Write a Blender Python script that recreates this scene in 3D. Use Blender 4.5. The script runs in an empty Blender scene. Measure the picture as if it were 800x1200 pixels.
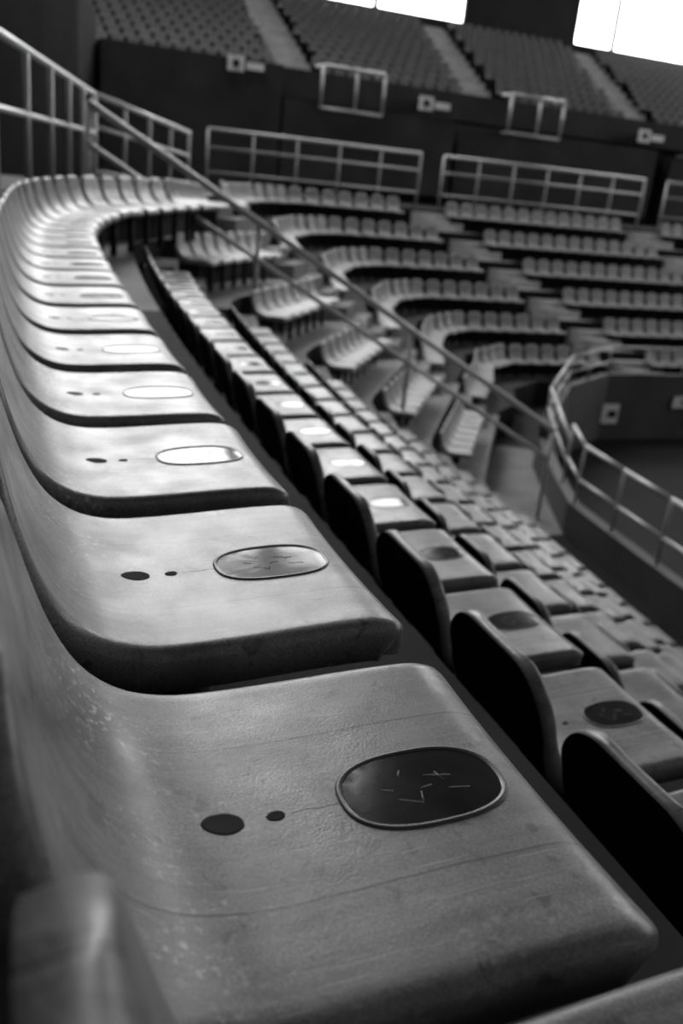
import bpy, math, random
import numpy as np
from mathutils import Vector, Matrix
random.seed(3)
ZO=5.7   # camera height above the arena floor
sc=bpy.context.scene
try:
    sc.view_settings.view_transform='Standard'
    sc.view_settings.look='None'
except Exception: pass
# ------------------------------------------------------------------ materials
def mat(name,col,rough=.6,var=.0,scale=4,bump=0.0,bscale=60,metal=0,spec=.5,coat=0):
    m=bpy.data.materials.new(name); m.use_nodes=True
    nt=m.node_tree; b=nt.nodes['Principled BSDF']
    b.inputs['Base Color'].default_value=(col,col,col,1)
    b.inputs['Roughness'].default_value=rough; b.inputs['Metallic'].default_value=metal
    b.inputs['Specular IOR Level'].default_value=spec
    b.inputs['Coat Weight'].default_value=coat
    tc=nt.nodes.new('ShaderNodeTexCoord')
    if var>0:
        n=nt.nodes.new('ShaderNodeTexNoise'); n.inputs['Scale'].default_value=scale; n.inputs['Detail'].default_value=6
        nt.links.new(tc.outputs['Object'],n.inputs['Vector'])
        r=nt.nodes.new('ShaderNodeValToRGB')
        a=max(0,col*(1-var)); c=min(1,col*(1+var))
        r.color_ramp.elements[0].position=.3; r.color_ramp.elements[1].position=.7
        r.color_ramp.elements[0].color=(a,a,a,1); r.color_ramp.elements[1].color=(c,c,c,1)
        nt.links.new(n.outputs['Fac'],r.inputs['Fac']); nt.links.new(r.outputs['Color'],b.inputs['Base Color'])
    if bump>0:
        n2=nt.nodes.new('ShaderNodeTexNoise'); n2.inputs['Scale'].default_value=bscale; n2.inputs['Detail'].default_value=4
        nt.links.new(tc.outputs['Object'],n2.inputs['Vector'])
        bp=nt.nodes.new('ShaderNodeBump'); bp.inputs['Strength'].default_value=bump; bp.inputs['Distance'].default_value=.002
        nt.links.new(n2.outputs['Fac'],bp.inputs['Height']); nt.links.new(bp.outputs['Normal'],b.inputs['Normal'])
    return m
def seat_material():
    m=bpy.data.materials.new('seat_plastic'); m.use_nodes=True
    nt=m.node_tree; N=nt.nodes; L=nt.links; b=N['Principled BSDF']
    tc=N.new('ShaderNodeTexCoord')
    oi=N.new('ShaderNodeObjectInfo')
    ad=N.new('ShaderNodeVectorMath'); ad.operation='MULTIPLY_ADD'
    cb=N.new('ShaderNodeCombineXYZ')
    for i in range(3): L.new(oi.outputs['Random'],cb.inputs[i])
    L.new(cb.outputs[0],ad.inputs[0]); ad.inputs[1].default_value=(37,21,53); L.new(tc.outputs['Object'],ad.inputs[2])
    OV=ad.outputs[0]
    def noise(s,d=6,vec=None,dist=0):
        n=N.new('ShaderNodeTexNoise'); n.inputs['Scale'].default_value=s; n.inputs['Detail'].default_value=d; n.inputs['Distortion'].default_value=dist
        L.new(vec or OV,n.inputs['Vector']); return n.outputs['Fac']
    def ramp(f,p0,c0,p1,c1):
        r=N.new('ShaderNodeValToRGB'); r.color_ramp.elements[0].position=p0; r.color_ramp.elements[1].position=p1
        r.color_ramp.elements[0].color=(c0,c0,c0,1); r.color_ramp.elements[1].color=(c1,c1,c1,1); L.new(f,r.inputs['Fac']); return r.outputs['Color']
    def mix(t,a,b_,f=1.0):
        x=N.new('ShaderNodeMix'); x.data_type='RGBA'; x.blend_type=t
        if isinstance(f,(int,float)): x.inputs[0].default_value=f
        else: L.new(f,x.inputs[0])
        L.new(a,x.inputs[6]); L.new(b_,x.inputs[7]); return x.outputs[2]
    def M(op,a,b2=None):
        q=N.new('ShaderNodeMath'); q.operation=op
        for i,v in enumerate((a,b2)):
            if v is None: continue
            if isinstance(v,(int,float)): q.inputs[i].default_value=v
            else: L.new(v,q.inputs[i])
        return q.outputs[0]
    base=ramp(noise(5),.3,.14,.72,.195)
    grain=ramp(noise(420,2),.35,.6,.65,1.25)
    c=mix('MULTIPLY',base,grain,.8)
    stain=ramp(noise(6,9,None,.6),.47,1,.62,.6)
    c=mix('MULTIPLY',c,stain,.9)
    blot=ramp(noise(38,6,None,.8),.31,.35,.40,1)
    c=mix('MULTIPLY',c,blot,.8)
    sp=ramp(noise(130,3),.56,0,.68,1)
    sx=N.new('ShaderNodeSeparateXYZ'); L.new(tc.outputs['Object'],sx.inputs[0])
    patch=ramp(noise(9,3),.44,0,.62,1)
    valley=M('MAXIMUM',M('SUBTRACT',1.0,M('MULTIPLY',M('ABSOLUTE',M('SUBTRACT',sx.outputs['X'],.10)),11)),.2)
    lt=N.new('ShaderNodeRGB'); lt.outputs[0].default_value=(.55,.55,.55,1)
    c=mix('MIX',c,lt.outputs[0],M('MULTIPLY',M('MULTIPLY',sp,patch),valley))
    mp=N.new('ShaderNodeMapping'); mp.inputs['Scale'].default_value=(2,46,6); L.new(OV,mp.inputs['Vector'])
    st=ramp(noise(2.0,5,mp.outputs['Vector']),.35,.78,.65,1.15)
    c=mix('MULTIPLY',c,st,.85)
    for rot,amt in ((.6,.3),(-.35,.25)):
        mp2=N.new('ShaderNodeMapping'); mp2.inputs['Scale'].default_value=(9,260,30); mp2.inputs['Rotation'].default_value=(0,0,rot); L.new(OV,mp2.inputs['Vector'])
        sc_=ramp(noise(1.0,2,mp2.outputs['Vector']),.69,0,.75,1)
        c=mix('MIX',c,lt.outputs[0],M('MULTIPLY',sc_,amt))
    w=noise(6,2)
    ay=M('ABSOLUTE',sx.outputs['Y'])
    ay=M('ADD',ay,M('MULTIPLY',M('SUBTRACT',w,.5),.01))
    g=M('ABSOLUTE',M('SUBTRACT',ay,.098))
    gm=M('LESS_THAN',g,.0013)
    dk=N.new('ShaderNodeRGB'); dk.outputs[0].default_value=(.02,.02,.02,1)
    br=ramp(noise(11,2),.38,0,.50,1)
    c=mix('MIX',c,dk.outputs[0],M('MULTIPLY',M('MULTIPLY',gm,.85),br))
    L.new(c,b.inputs['Base Color'])
    L.new(ramp(noise(14,5),.3,.29,.7,.45),b.inputs['Roughness'])
    b.inputs['Specular IOR Level'].default_value=.5
    bp=N.new('ShaderNodeBump'); bp.inputs['Strength'].default_value=.3; bp.inputs['Distance'].default_value=.0008
    L.new(noise(380,3),bp.inputs['Height']); 
    bp2=N.new('ShaderNodeBump'); bp2.inputs['Strength'].default_value=.25; bp2.inputs['Distance'].default_value=.004
    L.new(noise(13,3),bp2.inputs['Height']); L.new(bp.outputs['Normal'],bp2.inputs['Normal'])
    L.new(bp2.outputs['Normal'],b.inputs['Normal'])
    return m
M_SEAT=seat_material()
M_SFAR=mat('seat_plastic_worn',.30,.45,.15,3)  # paler even plastic for the far and corner rows
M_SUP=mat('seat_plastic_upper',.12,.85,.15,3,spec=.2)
M_BACK=mat('seat_back_shell_dark',.008,.7,.4,60,.3,200,spec=.2)  # black puts shade of backs and undersides into the colour; crack line shares it
M_DISC=mat('badge_glossy_plastic',.014,.14,.5,25,.03,60,spec=.36)
M_RIM=mat('badge_rim_plastic',.05,.4)
M_HOLE=mat('hole_shadow_plastic',.006,.95)
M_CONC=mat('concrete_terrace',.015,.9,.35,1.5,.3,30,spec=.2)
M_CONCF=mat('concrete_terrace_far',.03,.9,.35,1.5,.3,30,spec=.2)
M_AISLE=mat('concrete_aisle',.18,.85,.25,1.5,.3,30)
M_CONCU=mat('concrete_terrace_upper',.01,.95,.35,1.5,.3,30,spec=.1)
M_STAIR=mat('concrete_stair',.55,.8,.2,2,.3,30)
M_STAIRU=mat('concrete_stair_upper',.36,.8,.2,2,.3,30)
M_WALK=mat('concrete_walkway',.04,.8,.3,1.2)
M_RAIL=mat('painted_steel_rail',.50,.38,.1,8,metal=.2)
M_STEEL=mat('dark_steel_bracket',.008,.7,spec=.2)
M_WALL=mat('wall_dark_panel',.024,.85,.25,.7,spec=.2)
M_WALLL=mat('wall_left_paint',.010,.95,.25,.7,spec=.05)
M_WALL2=mat('wall_fascia_paint',.042,.8,.25,.9,spec=.2)
M_WALL3=mat('wall_parapet_paint',.07,.7,.25,.8)
M_SIGN=mat('sign_white',.9,.5,.08,6)
M_ARENA=mat('arena_floor_dark',.010,.8,.3,.5,spec=.2)
M_COURT=mat('court_surface',.12,.6,.1,.5,spec=.3)
M_BARR=mat('barrier_black',.006,.7,.2,2,spec=.2)
M_CEIL=mat('ceiling_dark',.03,.9,.2,.3)
def emis(name,s):
    m=bpy.data.materials.new(name); m.use_nodes=True; nt=m.node_tree
    b=nt.nodes['Principled BSDF']; b.inputs['Base Color'].default_value=(.8,.8,.8,1)
    b.inputs['Emission Color'].default_value=(1,1,1,1); b.inputs['Emission Strength'].default_value=s
    return m
M_WIN=emis('window_daylight_glass',9)
M_SIDEFILL=emis('window_daylight_glass_side',3.5)  # glow of the added, unseen side panel
# ------------------------------------------------------------------ mesh helpers
def newobj(name,V,F,mats,mi=None,smooth=False,loc=(0,0,0),parent=None):
    me=bpy.data.meshes.new(name); me.from_pydata([tuple(map(float,v)) for v in V],[],[tuple(map(int,f)) for f in F])
    for m in mats: me.materials.append(m)
    if mi is not None: me.polygons.foreach_set('material_index',np.array(mi,dtype=np.int32))
    if smooth: me.polygons.foreach_set('use_smooth',[True]*len(me.polygons))
    me.update()
    o=bpy.data.objects.new(name,me); o.location=loc; sc.collection.objects.link(o)
    if parent: o.parent=parent
    return o
class MB:
    def __init__(s): s.V=[];s.F=[];s.M=[]
    def add(s,V,F,m=0):
        n=len(s.V); s.V+= [tuple(v) for v in V]; s.F+=[tuple(i+n for i in f) for f in F]
        s.M+= (list(m) if hasattr(m,'__len__') else [m]*len(F))
    def box(s,c,d,m=0,rot=0,taper=1.0):
        cx,cy,cz=c; a,b,e=d[0]/2,d[1]/2,d[2]/2; co,si=math.cos(rot),math.sin(rot)
        V=[]
        for z in (-e,e):
            k=1 if z<0 else taper
            for x,y in ((-a,-b),(a,-b),(a,b),(-a,b)):
                x*=k;y*=k
                V.append((cx+x*co-y*si,cy+x*si+y*co,cz+z))
        s.add(V,[(0,3,2,1),(4,5,6,7),(0,1,5,4),(1,2,6,5),(2,3,7,6),(3,0,4,7)],m)
    def prism(s,poly,z0,z1,m=0):
        n=len(poly); V=[(x,y,z0) for x,y in poly]+[(x,y,z1) for x,y in poly]
        s.add(V,[tuple(range(n))[::-1],tuple(range(n,2*n))]+[(i,(i+1)%n,n+(i+1)%n,n+i) for i in range(n)],m)
    def tube(s,a,b,r,m=0,n=8):
        a=Vector(a);b=Vector(b);d=(b-a).normalized()
        u=d.orthogonal().normalized();w=d.cross(u)
        V=[]
        for p in (a,b):
            for i in range(n):
                t=2*math.pi*i/n; V.append(tuple(p+(u*math.cos(t)+w*math.sin(t))*r))
        s.add(V,[(i,(i+1)%n,n+(i+1)%n,n+i) for i in range(n)]+[tuple(range(n))[::-1],tuple(range(n,2*n))],m)
    def obj(s,name,mats,smooth=False,**k): return newobj(name,s.V,s.F,mats,s.M,smooth,**k)
# ------------------------------------------------------------------ seat
def catmull(P,n):
    P=np.array(P,float); d=np.r_[0,np.cumsum(np.linalg.norm(np.diff(P,axis=0),axis=1))]
    t=np.array(n)*d[-1]
    Q=np.vstack([2*P[0]-P[1],P,2*P[-1]-P[-2]]); out=[]
    for tt in t:
        i=min(max(np.searchsorted(d,tt,side='right')-1,0),len(P)-2)
        u=(tt-d[i])/(d[i+1]-d[i]); p0,p1,p2,p3=Q[i:i+4]
        out.append(.5*((2*p1)+(-p0+p2)*u+(2*p0-5*p1+4*p2-p3)*u*u+(-p0+3*p1-3*p2+p3)*u**3))
    return np.array(out),d[-1]
PROF=[(0.004,.255),(.014,.20),(.029,.14),(.048,.085),(.074,.040),(.110,.010),(.155,-.004),(.21,-.006),(.28,-.003),(.35,.001),(.41,.003),(.440,.001),(.463,-.008),(.476,-.024),(.481,-.042),(.480,-.060)]
TH=.054; HW=.204
def ease(n,k=1.6):
    a=np.linspace(-1,1,n); return .5+.5*np.sign(a)*(1-(1-abs(a))**k)
def seat_geo(ns,nt,rb=.13,flare=.006,HWv=None,hb=1.0):
    HW_=HWv or HW
    S=ease(ns,1.7); T=ease(nt,1.9)*2-1
    P,Ltot=catmull([(x,z*hb if z>.01 else z) for x,z in PROF],S)
    tan=np.gradient(P,axis=0); tan/=np.linalg.norm(tan,axis=1)[:,None]
    nor=np.c_[-tan[:,1],tan[:,0]]
    V=[]
    rf,re=.030,.017
    for i in range(ns):
        s=S[i]*Ltot; W=HW_+flare*min(1,max(0,(0.22-s)/.12))
        w=W
        if s<rb: w=W-rb+math.sqrt(max(0,rb*rb-(rb-s)**2))
        e=Ltot-s-.035
        if e<rf: w=W-rf+math.sqrt(max(0,rf*rf-(rf-max(e,0))**2))
        if e<rf: w=max(w,W-rf*.75)
        for j in range(nt):
            t=T[j]; y=t*w; dist=w-abs(y)
            dd=min(dist,s,Ltot-s+.012)
            drop=0
            if dd<re: drop=re-math.sqrt(max(0,re*re-(re-dd)**2))
            dish=.005*(1-t*t)* (1 if s>.1 else .6)
            q=P[i]-nor[i]*(drop+dish)
            V.append((q[0],y,q[1]))
    n0=ns*nt
    for i in range(ns):
        for j in range(nt):
            x,y,z=V[i*nt+j]
            th=TH if P[i,1]<.02 else TH-.016*min(1,(P[i,1]-.02)/.1)
            q=P[i]-nor[i]*th
            V.append((q[0],y*.99,max(q[1],-.068) if q[0]>.15 else q[1]))
    F=[];M=[]
    for i in range(ns-1):
        for j in range(nt-1):
            a=i*nt+j
            F.append((a,a+nt,a+nt+1,a+1)); M.append(0)
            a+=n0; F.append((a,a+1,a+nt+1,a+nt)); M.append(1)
    bd=[(i*nt) for i in range(ns)]+[(ns-1)*nt+j for j in range(1,nt)]+[i*nt+nt-1 for i in range(ns-2,-1,-1)]+[j for j in range(nt-2,0,-1)]
    for k in range(len(bd)):
        a=bd[k]; b=bd[(k+1)%len(bd)]
        F.append((a,a+n0,b+n0,b)); M.append(0)
    return V,F,M
_PS,_=catmull(PROF,np.linspace(0,1,400))
def surf_z(x,y=0):
    i=np.argmin(abs(_PS[150:,0]-x))+150; return _PS[i,1]-.005*(1-(y/HW)**2)
def make_hero():
    mb=MB(); V,F,M=seat_geo(68,37); mb.add(V,F,M)
    cx,a,b=.354,.077,.048; n=44
    def oval(k,t):
        c,s_=math.cos(t),math.sin(t); p=2/2.5
        bb=max(b-(a-a*k),b*k) if k>.9 else b*k
        return cx+(a*k)*math.copysign(abs(c)**p,c), bb*math.copysign(abs(s_)**p,s_)
    ringspec=[(1.05,-.002,2),(1.035,.0012,2),(1.0,.0016,2),(.975,-.0002,2),(.96,-.0002,3),(.8,.0000,3),(.5,.0001,3),(.25,.0001,3)]
    Vr=[]
    for k,dz,m in ringspec:
        for i in range(n):
            t=2*math.pi*i/n; x,y=oval(k,t); Vr.append((x,y,surf_z(x,y)+dz+.0006))
    Fr=[];Mr=[]
    for r in range(len(ringspec)-1):
        for i in range(n):
            Fr.append((r*n+i,r*n+(i+1)%n,(r+1)*n+(i+1)%n,(r+1)*n+i)); Mr.append(ringspec[r+1][2])
    Fr.append(tuple((len(ringspec)-1)*n+i for i in range(n))); Mr.append(3)
    mb.add(Vr,Fr,Mr)
    for (x0,y0,x1,y1) in [(.325,-.012,.345,-.022),(.36,.012,.385,.006),(.335,.014,.341,.024),(.375,-.010,.395,-.014),(.350,-.004,.362,-.002),(.345,-.022,.349,-.008),(.315,.004,.325,.0),(.372,.014,.376,.002)]:
        mb.tube((x0,y0,surf_z(x0,y0)+.0006),(x1,y1,surf_z(x1,y1)+.0006),.0006,0,6)
    rr_=random.Random(5)
    for hx,hr,hy in ((.170,.0175,.0125),(.216,.0080,.0055)):
        Vh=[];k=28; ph_=[rr_.uniform(0,6.28) for _ in range(3)]
        wob=lambda t:1+.03*math.sin(2*t+ph_[0])+.02*math.sin(3*t+ph_[1])+.012*math.sin(7*t+ph_[2])
        for rr,dz in ((1.10,-.0006),(1.0,.0005),(.85,.0004)):
            for i in range(k):
                t=2*math.pi*i/k; x=hx+hr*rr*wob(t)*math.cos(t); y=hy*rr*wob(t)*math.sin(t); Vh.append((x,y,surf_z(x,y)+dz+.0003))
        Fh=[(j*k+i,j*k+(i+1)%k,j*k+k+(i+1)%k,j*k+k+i) for j in range(2) for i in range(k)]+[tuple(range(2*k,3*k))]
        mb.add(Vh,Fh,4)
    pts=[(.230,0),(.242,.0012),(.257,-.0008),(.274,0)]
    for p,q in zip(pts[:-1],pts[1:]): mb.tube((p[0],p[1],surf_z(p[0])-.0001),(q[0],q[1],surf_z(q[0])-.0001),.0003,1,5)
    mb.box((.24,0,-.095),(.20,.10,.07),5); mb.box((.24,0,-.27),(.05,.07,.36),5); mb.box((.24,0,-.445),(.16,.12,.012),5)
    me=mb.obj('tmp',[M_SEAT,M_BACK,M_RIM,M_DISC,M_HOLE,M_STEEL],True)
    d=me.data; bpy.data.objects.remove(me); return d
HERO=make_hero(); HERO.name='stadium_seat_mesh'
def place(V,pos,ang):
    V=np.array(V); c,s=math.cos(ang),math.sin(ang)
    return np.c_[pos[0]+V[:,0]*c-V[:,1]*s, pos[1]+V[:,0]*s+V[:,1]*c, pos[2]+V[:,2]]
LOD1=seat_geo(24,13); LOD2=seat_geo(14,7,.12,0,.188,1.4); LOD2B=seat_geo(16,9,.13,0,.185,1.1); LOD3=seat_geo(10,5,.12,0,.19,1.2)
def row_obj(name,items,lod,m=None):
    mb=MB(); V,F,M=lod
    for pos,ang in items:
        mb.add(place(V,pos,ang).tolist(),F,M)
        P=place([(.24,0,-.27),(.24,-.01,-.10)],pos,ang)
        mb.box(P[0],(.05,.06,.38),2,ang); mb.box(P[1],(.1,.46,.04),2,ang)
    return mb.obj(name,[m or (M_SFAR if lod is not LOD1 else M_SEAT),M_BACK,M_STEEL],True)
PIT=.48; PF=.49; CV=.007; TR=1.02; RI=.643
Pn=lambda n: ZO-.504-RI*n
def bx(n,Y):
    return TR*n+CV*Y*Y+(.035*max(0,Y-5.7)**2 if n==0 else 0)
def hd(n,Y): return -math.atan((bx(n,Y+.01)-bx(n,Y-.01))/.02)
def along(poly,pitch,start=0):
    poly=[np.array(p,float) for p in poly]; seg=[np.linalg.norm(b-a) for a,b in zip(poly[:-1],poly[1:])]
    tot=sum(seg); out=[]; s=start+pitch/2
    def at(s):
        k=0;r=s
        while k<len(seg)-1 and r>seg[k]: r-=seg[k];k+=1
        return poly[k]+(poly[k+1]-poly[k])/seg[k]*r
    while s<tot-pitch*.45:
        d=at(min(s+.35,tot))-at(max(s-.35,0)); p=at(s)
        out.append((p,math.atan2(-d[0],d[1]),s/tot)); s+=pitch
    return out
Y0=.297-.200+.48  # centre of the nearest full seat
dzp=lambda y:-.3*min(1,max(0,(y-11.2)/8.5))
FY=lambda n:24.3-.95*n
S=lambda n:(TR*n+1.25,11.2) if n else (2.2,11.25)
E=lambda n:(3.3+TR*n,14.2)
B3=lambda n:(E(n)[0]+.55,15.2)
Gx=lambda n:6.9+.9*n
MID=lambda n:(Gx(n)-1.4+.05*n,FY(n)-3.0+.1*n)
C1=lambda n:(Gx(n)-.2,FY(n)-.9)
C2=lambda n:(Gx(n)+1.0,FY(n))
def hero(n,k0,k1,ymax,off=0):
    for k in range(k0,k1):
        Y=Y0+k*PIT+off
        if Y>ymax: break
        near=(n==0 and k<0)
        o=bpy.data.objects.new('stadium_seat',HERO); o.location=(bx(n,Y)+(.035 if near else 0),Y+(.04 if near else 0),Pn(n)); o.rotation_euler=(0,random.uniform(-.008,.008),hd(n,Y)+random.uniform(-.008,.008)); sc.collection.objects.link(o)
hero(0,-2,20,8.75)
hero(1,-2,21,10,-.11)
def zz(n,y): return Pn(n)+dzp(y)
items=[((p[0],p[1],zz(0,p[1])),a) for p,a,f in along([(bx(0,8.98),8.98),(1.6,10.2),S(0),E(0)],PIT)]
row_obj('seat_row',items,LOD1)
for n in range(2,7):
    it=[]
    for k in range(0,22):
        Y=Y0+k*PIT-(.1 if n%2 else .2)
        if Y>10.1: break
        it.append(((bx(n,Y),Y,Pn(n)),hd(n,Y)+random.uniform(-.02,.02)))
    row_obj('seat_row',it,LOD1)
for n in range(1,6):
    it=[((p[0],p[1],zz(n,p[1])),a+random.uniform(-.02,.02)) for p,a,f in along([S(n),E(n)],.46)]
    row_obj('seat_row',it,LOD2B)
for n in range(0,6):
    it=[((p[0],p[1],zz(n,p[1])),an+random.uniform(-.02,.02)) for p,an,f in along([B3(n),MID(n),C1(n),C2(n),(11.7+.85*n,FY(n))],PF)]
    row_obj('seat_row',it,LOD2)
    segs=[(12.8+.85*n,19.5+.85*n),(20.7+.85*n,27.5+.85*n),(28.7+.85*n,36)]
    for a,b in segs:
        it=[((p[0],p[1],zz(n,p[1])),an+random.uniform(-.02,.02)) for p,an,f in along([(a,FY(n)),(b,FY(n))],PF)]
        row_obj('seat_row',it,LOD2)
# ------------------------------------------------------------------ terrace
YS=list(np.linspace(-4,10.3,14))
PAR=[(8.7,11.2),(9.9,13.6),(10.7,14.7),(12.5,16.6),(13.6,17.6),(14.6,17.9),(17,17.9),(25,17.8),(37,17.6)]
def line(n):
    if n<7:
        L=[(bx(n,y)-.14,y) for y in YS]
        f=FY(n)+.2
        L+=[(S(n)[0]-.15,11.2),(E(n)[0]-.15,E(n)[1]+.1),(B3(n)[0]-.15,15.3),(MID(n)[0]-.2,MID(n)[1]+.1),(C1(n)[0]-.2,C1(n)[1]+.15),(C2(n)[0]-.1,f),(15+.2*n,f),(22+.4*n,f),(37,f)]
    else:
        L=[(7.5+CV*y*y,y) for y in YS]+PAR
    return L
LN=[line(n) for n in range(8)]
FL=lambda n: Pn(n)-.45
mb=MB(); K=len(LN[0])
zoff=lambda p: dzp(p[1])
for n in range(7):
    for i in range(K-1):
        a,b=LN[n][i],LN[n][i+1]; c,d=LN[n+1][i+1],LN[n+1][i]
        za,zb,zc,zd=[FL(n)+zoff(p) for p in (a,b,c,d)]
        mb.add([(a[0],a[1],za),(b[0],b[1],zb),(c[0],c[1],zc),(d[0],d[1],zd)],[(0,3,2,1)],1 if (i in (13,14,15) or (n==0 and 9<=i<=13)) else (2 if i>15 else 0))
        up=FL(n-1) if n else ZO-.42
        mb.add([(a[0],a[1],za),(b[0],b[1],zb),(b[0],b[1],up+zoff(b)),(a[0],a[1],up+zoff(a))],[(0,1,2,3)])
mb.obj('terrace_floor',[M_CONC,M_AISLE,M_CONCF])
WP=[(-3.2+.0098*y*y,y) for y in YS]+[(-1.9,12.0),(-.5,15),(0,17),(1.5,21),(2.5,24),(3.6,29.6),(14,29.6),(24,29.6),(37,29.6)]
mb=MB()
for i in range(K-1):
    a,b=LN[0][i],LN[0][i+1]; c,d=WP[i+1],WP[i]
    z0,z1=ZO-.42+zoff(a),ZO-.42+zoff(b)
    mb.add([(a[0],a[1],z0),(b[0],b[1],z1),(c[0],c[1],z1),(d[0],d[1],z0)],[(0,1,2,3)])
mb.obj('walkway_floor',[M_WALK])
mb=MB(); mb.box((25,5,-.1),(80,60,.2)); mb.obj('arena_floor',[M_ARENA])
cc=(22,6)
mb=MB(); mb.prism([(cc[0]+8.2*math.cos(t),cc[1]+7.2*math.sin(t)) for t in np.linspace(0,2*math.pi,72,endpoint=False)],0,.03)
mb.obj('court_platform',[M_COURT])
mb=MB(); T72=np.linspace(0,2*math.pi,73)
for t0,t1 in zip(T72[:-1],T72[1:]):
    p=[(cc[0]+r*math.cos(t)*1.0,cc[1]+r*.93*math.sin(t)) for r,t in ((9.6,t0),(9.8,t0),(9.8,t1),(9.6,t1))]
    mb.prism(p,0,.8)
mb.obj('arena_barrier',[M_BARR])
# ------------------------------------------------------------------ stairs
def stairs(name,fn,n0,n1,steps=3,far=False,m=M_STAIR):
    mb=MB()
    for n in range(n0,n1):
        for k in range(steps):
            f0=n+k/steps; f1=n+(k+1)/steps
            a,b=fn(f0);c,d=fn(f1)
            z=Pn(f0)-.45+RI*(steps-1)/steps+(dzp(a[1]) if far else 0)
            mb.prism([a,b,d,c],z-.6,z+.012)
    return mb.obj(name,[m])
stairs('aisle_stairs',lambda f:((TR*f+.72,10.15),(TR*f+.95,11.05)),1,7,m=M_AISLE)
for x0 in (11.75,19.55,27.55): stairs('aisle_stairs',lambda f:((x0+.85*f,FY(f)+.3),(x0+1.0+.85*f,FY(f)+.3)),0,6,3,True)
stairs('aisle_stairs',lambda f:((3.3+TR*f-.1,14.3),(3.3+TR*f+.4,15.1)),0,6,3,True,M_AISLE)
# ------------------------------------------------------------------ railings
def fence(name,pts,h,zb,rails=(1.0,.62),r=.028,step=1.3,pr=.022):
    mb=MB()
    for (a,b) in zip(pts[:-1],pts[1:]):
        a=np.array(a,float);b=np.array(b,float)
        L=np.linalg.norm(b[:2]-a[:2]); n=max(1,round(L/step))
        for q in rails: mb.tube((a[0],a[1],a[2]+h*q),(b[0],b[1],b[2]+h*q),r if q==1 else r*.75)
        for i in range(n+1):
            p=a+(b-a)*i/n; mb.tube((p[0],p[1],p[2]+zb),(p[0],p[1],p[2]+h),pr)
    return mb.obj(name,[M_RAIL],True)
zw=ZO-.42
fence('walkway_railing',[(-1.04,2,zw),(1.72,14.4,zw)],1.14,0,(1,.55),.034,1.45,.028)
fence('walkway_railing',[(1.75,14.5,zw),(4.15,19.2,zw-.25)],1.14,0,(1,.62,.08),.04,1.2,.03)
fence('walkway_railing',[(5.95,25.2,zw),(12.2,25.0,zw)],1.19,-.3,(1,.62,.1),.045,1.25,.035)
fence('walkway_railing',[(12.95,25.0,zw),(20.0,24.6,zw)],1.19,-.3,(1,.62,.1),.045,1.25,.035)
fence('walkway_railing',[(20.9,24.6,zw),(28,24.6,zw)],1.19,-.3,(1,.62,.1),.045,1.25,.035)
mb=MB()
A=np.array((1.35,11.9,ZO+.50)); B=np.array((8.15,10.95,ZO-3.35))
mb.tube(A,B,.045,0,12); mb.tube(A-[0,0,.46],B-[0,0,.46],.034,0,12)
for t in (.0,.31,.64,1.0):
    p=A+(B-A)*t; mb.tube(p,(p[0],p[1],p[2]-1.45),.034,0,12)
mb.obj('stair_handrail',[M_RAIL],True)
PP=[(7.55+CV*y*y,y) for y in YS]+[PAR[0],PAR[1],PAR[3],PAR[5],PAR[8]]
mb=MB()
for (a,b) in zip(PP[:-1],PP[1:]):
    a=np.array(a);b=np.array(b);d=(b-a)/np.linalg.norm(b-a);nn=np.array((d[1],-d[0]))*.09
    mb.prism([tuple(a-nn),tuple(a+nn),tuple(b+nn),tuple(b-nn)],-.0,ZO-4.30 if a[1]<12 else ZO-4.0)
mb.obj('wall_parapet',[M_WALL3])
fence('parapet_railing',[(p[0],p[1],ZO-4.35) for p in PP[:14]]+[(PP[14][0],PP[14][1],ZO-4.3)],.95,0,(1,.45),.034,1.1,.022)
fence('parapet_railing',[(PP[14][0],PP[14][1],ZO-4.25)]+[(p[0],p[1],ZO-4.0) for p in PP[15:]],.66,0,(1,.45),.034,1.2)
for i,(x,z0,w,h) in enumerate([(14.8,ZO-5.0,.5,.5),(17.2,ZO-4.7,.9,.3),(17.7,ZO-5.1,.6,.4),(19.6,ZO-4.8,.9,.3)]):
    mb=MB(); mb.box((x,17.73,z0),(w,.04,h)); mb.box((x+.05,17.70,z0),(w*.5,.02,h*.35),1); mb.obj('wall_sign',[M_SIGN,M_WALL])
# ------------------------------------------------------------------ walls, upper tier
mb=MB()
for (a,b) in zip(WP[:19],WP[1:20]):
    a=np.array(a);b=np.array(b);d=(b-a)/np.linalg.norm(b-a);nn=np.array((-d[1],d[0]))*.2
    mb.prism([tuple(a+nn),tuple(a),tuple(b),tuple(b+nn)],0,ZO+3.6)
mb.obj('wall_left',[M_WALLL])
mb=MB(); mb.box((22,29.9,ZO/2+1.0),(38,.5,ZO+2.0)); mb.obj('wall_far',[M_WALL])
mb=MB(); mb.box((22.5,29.6,ZO+2.48),(37.5,.9,.85)); 
mb.box((6.3,29.1,ZO+1.0),(5.4,.9,3.8)); mb.box((12.1,28.9,ZO+.8),(6.0,.5,2.4)); mb.box((19.6,29.1,ZO+.75),(8.4,.4,2.4)); mb.box((28,29.1,ZO+.7),(7,.4,2.2))
mb.obj('wall_fascia',[M_WALL2])
for x in (11.3,18.1,26.0):
    mb=MB(); w=1.05;z0=ZO+1.85;z1=ZO+3.05;y=28.55
    for z_ in (z0,z1): mb.tube((x-w,y,z_),(x+w,y,z_),.05)
    for xx in (x-w,x+.1,x+w): mb.tube((xx,y,z0),(xx,y,z1),.05)
    for xx in (x-w,x+w):
        mb.tube((xx,y,z0),(xx,29.2,z0),.04); mb.tube((xx,y,z1),(xx,29.2,z1),.04)
    mb.obj('balcony_guard_frame',[M_RAIL],True)
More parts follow.
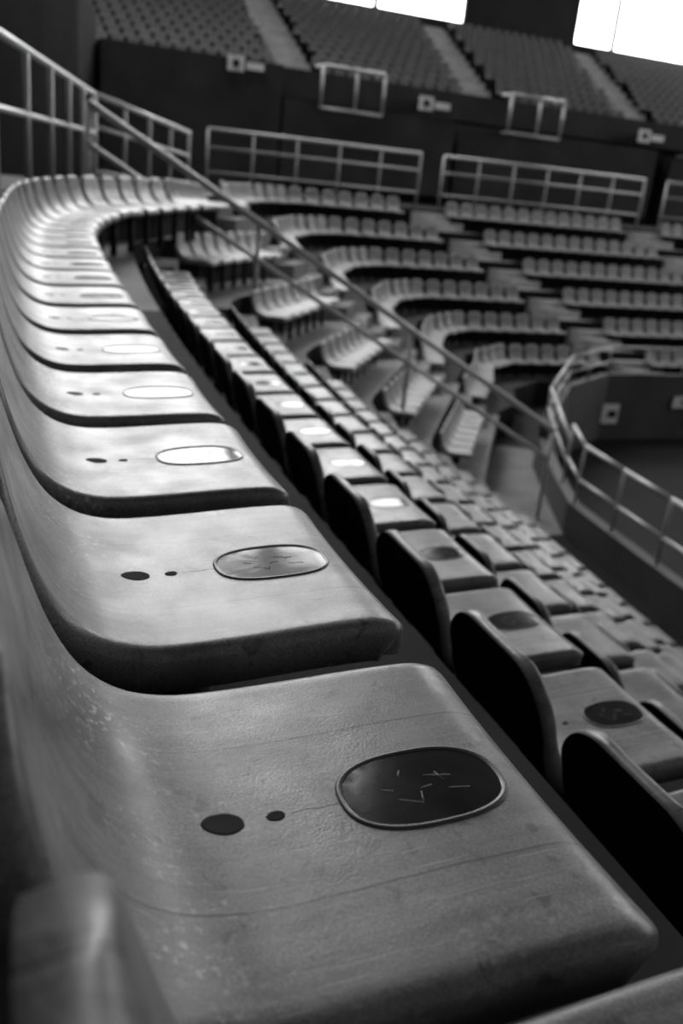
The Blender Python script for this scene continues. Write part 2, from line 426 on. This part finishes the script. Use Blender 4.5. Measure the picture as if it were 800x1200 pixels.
for x,z0 in ((7.5,ZO+2.75),(13.9,ZO+2.4),(22.8,ZO+2.35)):
    mb=MB(); mb.box((x,28.6,z0),(.5,.05,.42)); mb.box((x+.6,28.6,z0-.02),(.55,.04,.2),0); mb.box((x,28.56,z0),(.2,.03,.2),1)
    mb.box((x+.3,28.8,z0),(1.3,.4,.05),1); mb.obj('wall_sign',[M_SIGN,M_WALL])
UN=12
uy=lambda n:30.9+.95*n
uz=lambda n:ZO+2.6+.34*n
mb=MB()
for n in range(UN): mb.box((22,uy(n)+.1,uz(n)-.6),(46,.96,1.2))
mb.obj('upper_terrace_floor',[M_CONCU])
ua=[(3.0,3.0),(10.3,11.6),(17.3,20.0),(24.4,28.2),(32,36.5)]
for (x0,x1) in ua:
    mb=MB()
    for n in range(UN):
        x=x0+(x1-x0)*n/(UN-1)
        mb.box((x,uy(n)-.15,uz(n)+.08),(1.15,.5,.17)); mb.box((x,uy(n)+.3,uz(n)+.15),(1.15,.5,.34))
    mb.obj('upper_aisle_stairs',[M_STAIRU])
for n in range(UN):
    it=[]; x=.5
    while x<44:
        ok=all(abs(x-(x0+(x1-x0)*n/(UN-1)))>.85 for x0,x1 in ua)
        if ok: it.append(((x,uy(n)+.3,uz(n)+.45),-math.pi/2))
        x+=.49
    row_obj('upper_seat_row',it,LOD3,M_SUP)
wy=42.6; sill=ZO+7.15; top=ZO+20
wins=[(2.5,11.6,()),(13.0,22.3,(17.6,)),(28.4,40.5,(30.9,35.8))]  # first window is out of view, added for the light it gives
mb=MB()
mb.box((22,wy+.2,(sill+ZO)/2),(48,.4,sill-ZO))
edges=[-2]+[v for w in wins for v in w[:2]]+[46]
for i in range(0,len(edges),2):
    a,b=edges[i],edges[i+1]; mb.box(((a+b)/2,wy+.2,(sill+top)/2),(b-a,.4,top-sill))
mb.box((22,wy+.2,top+.5),(48,.4,1)); mb.obj('wall_back',[M_WALL])
for i,(a,b,mu) in enumerate(wins):
    mb=MB(); mb.box(((a+b)/2,wy+.25,(sill+top)/2),(b-a,.05,top-sill))
    for x in (a+.05,b-.05)+tuple(mu): mb.box((x,wy+.1,(sill+top)/2),(.2,.2,top-sill),1)
    for zz_ in (0.05,5.5,9): mb.box(((a+b)/2,wy+.1,sill+zz_),(b-a,.18,.12),1)
    mb.obj('window_%d'%(i+1),[M_WIN,M_WALL])
mb=MB(); mb.box((48.2,18,(ZO+5)/2),(.4,50,ZO+5)); mb.box((48.2,18,ZO+18.5),(.4,50,5)); mb.obj('wall_right',[M_WALL])
mb=MB(); mb.box((48.3,18,ZO+10.5),(.05,50,11))  # unseen glowing panel with bars, added to light the seat front lips
for y in range(-6,44,5): mb.box((48.1,y,ZO+10.5),(.2,.2,11),1)
mb.obj('window_4',[M_SIDEFILL,M_WALL])
mb=MB(); mb.box((22,17,top+1.2),(56,52,.4))
for x in range(-4,50,6): mb.box((x,17,top+.7),(.4,52,.9))
mb.obj('ceiling',[M_CEIL])
# ------------------------------------------------------------------ light
w=bpy.data.worlds.new('hall_ambient'); sc.world=w; w.use_nodes=True
w.node_tree.nodes['Background'].inputs[0].default_value=(1,1,1,1); w.node_tree.nodes['Background'].inputs[1].default_value=.16
def area(name,loc,tgt,sx,sy,p):
    l=bpy.data.lights.new(name,'AREA'); l.shape='RECTANGLE'; l.size=sx; l.size_y=sy; l.energy=p
    o=bpy.data.objects.new(name,l); o.location=loc; o.rotation_euler=(Vector(tgt)-Vector(loc)).to_track_quat('-Z','Y').to_euler(); sc.collection.objects.link(o)
area('skylight',(3.5,26,ZO+19.5),(4,6,ZO-2),12,7,4600)  # fill lamp added below the closed ceiling to shape the seat highlights
# ------------------------------------------------------------------ camera
th,ph,ro=.363,.41,.105
f=Vector((math.sin(ph)*math.cos(th),math.cos(ph)*math.cos(th),-math.sin(th)))
r0=Vector((math.cos(ph),-math.sin(ph),0)); u0=r0.cross(f)
X=r0*math.cos(ro)+u0*math.sin(ro); Yc=-r0*math.sin(ro)+u0*math.cos(ro)
mtx=Matrix((X,Yc,-f)).transposed().to_4x4(); mtx.translation=Vector((0,0,ZO))
cd=bpy.data.cameras.new('camera'); cam=bpy.data.objects.new('camera',cd); cam.matrix_world=mtx; sc.collection.objects.link(cam)
cd.sensor_fit='VERTICAL'; cd.sensor_height=36; cd.sensor_width=24; cd.lens=1038/1200*36; cd.clip_start=.02; cd.clip_end=300
cd.dof.use_dof=True; cd.dof.focus_distance=1.0; cd.dof.aperture_fstop=4.3
sc.camera=cam
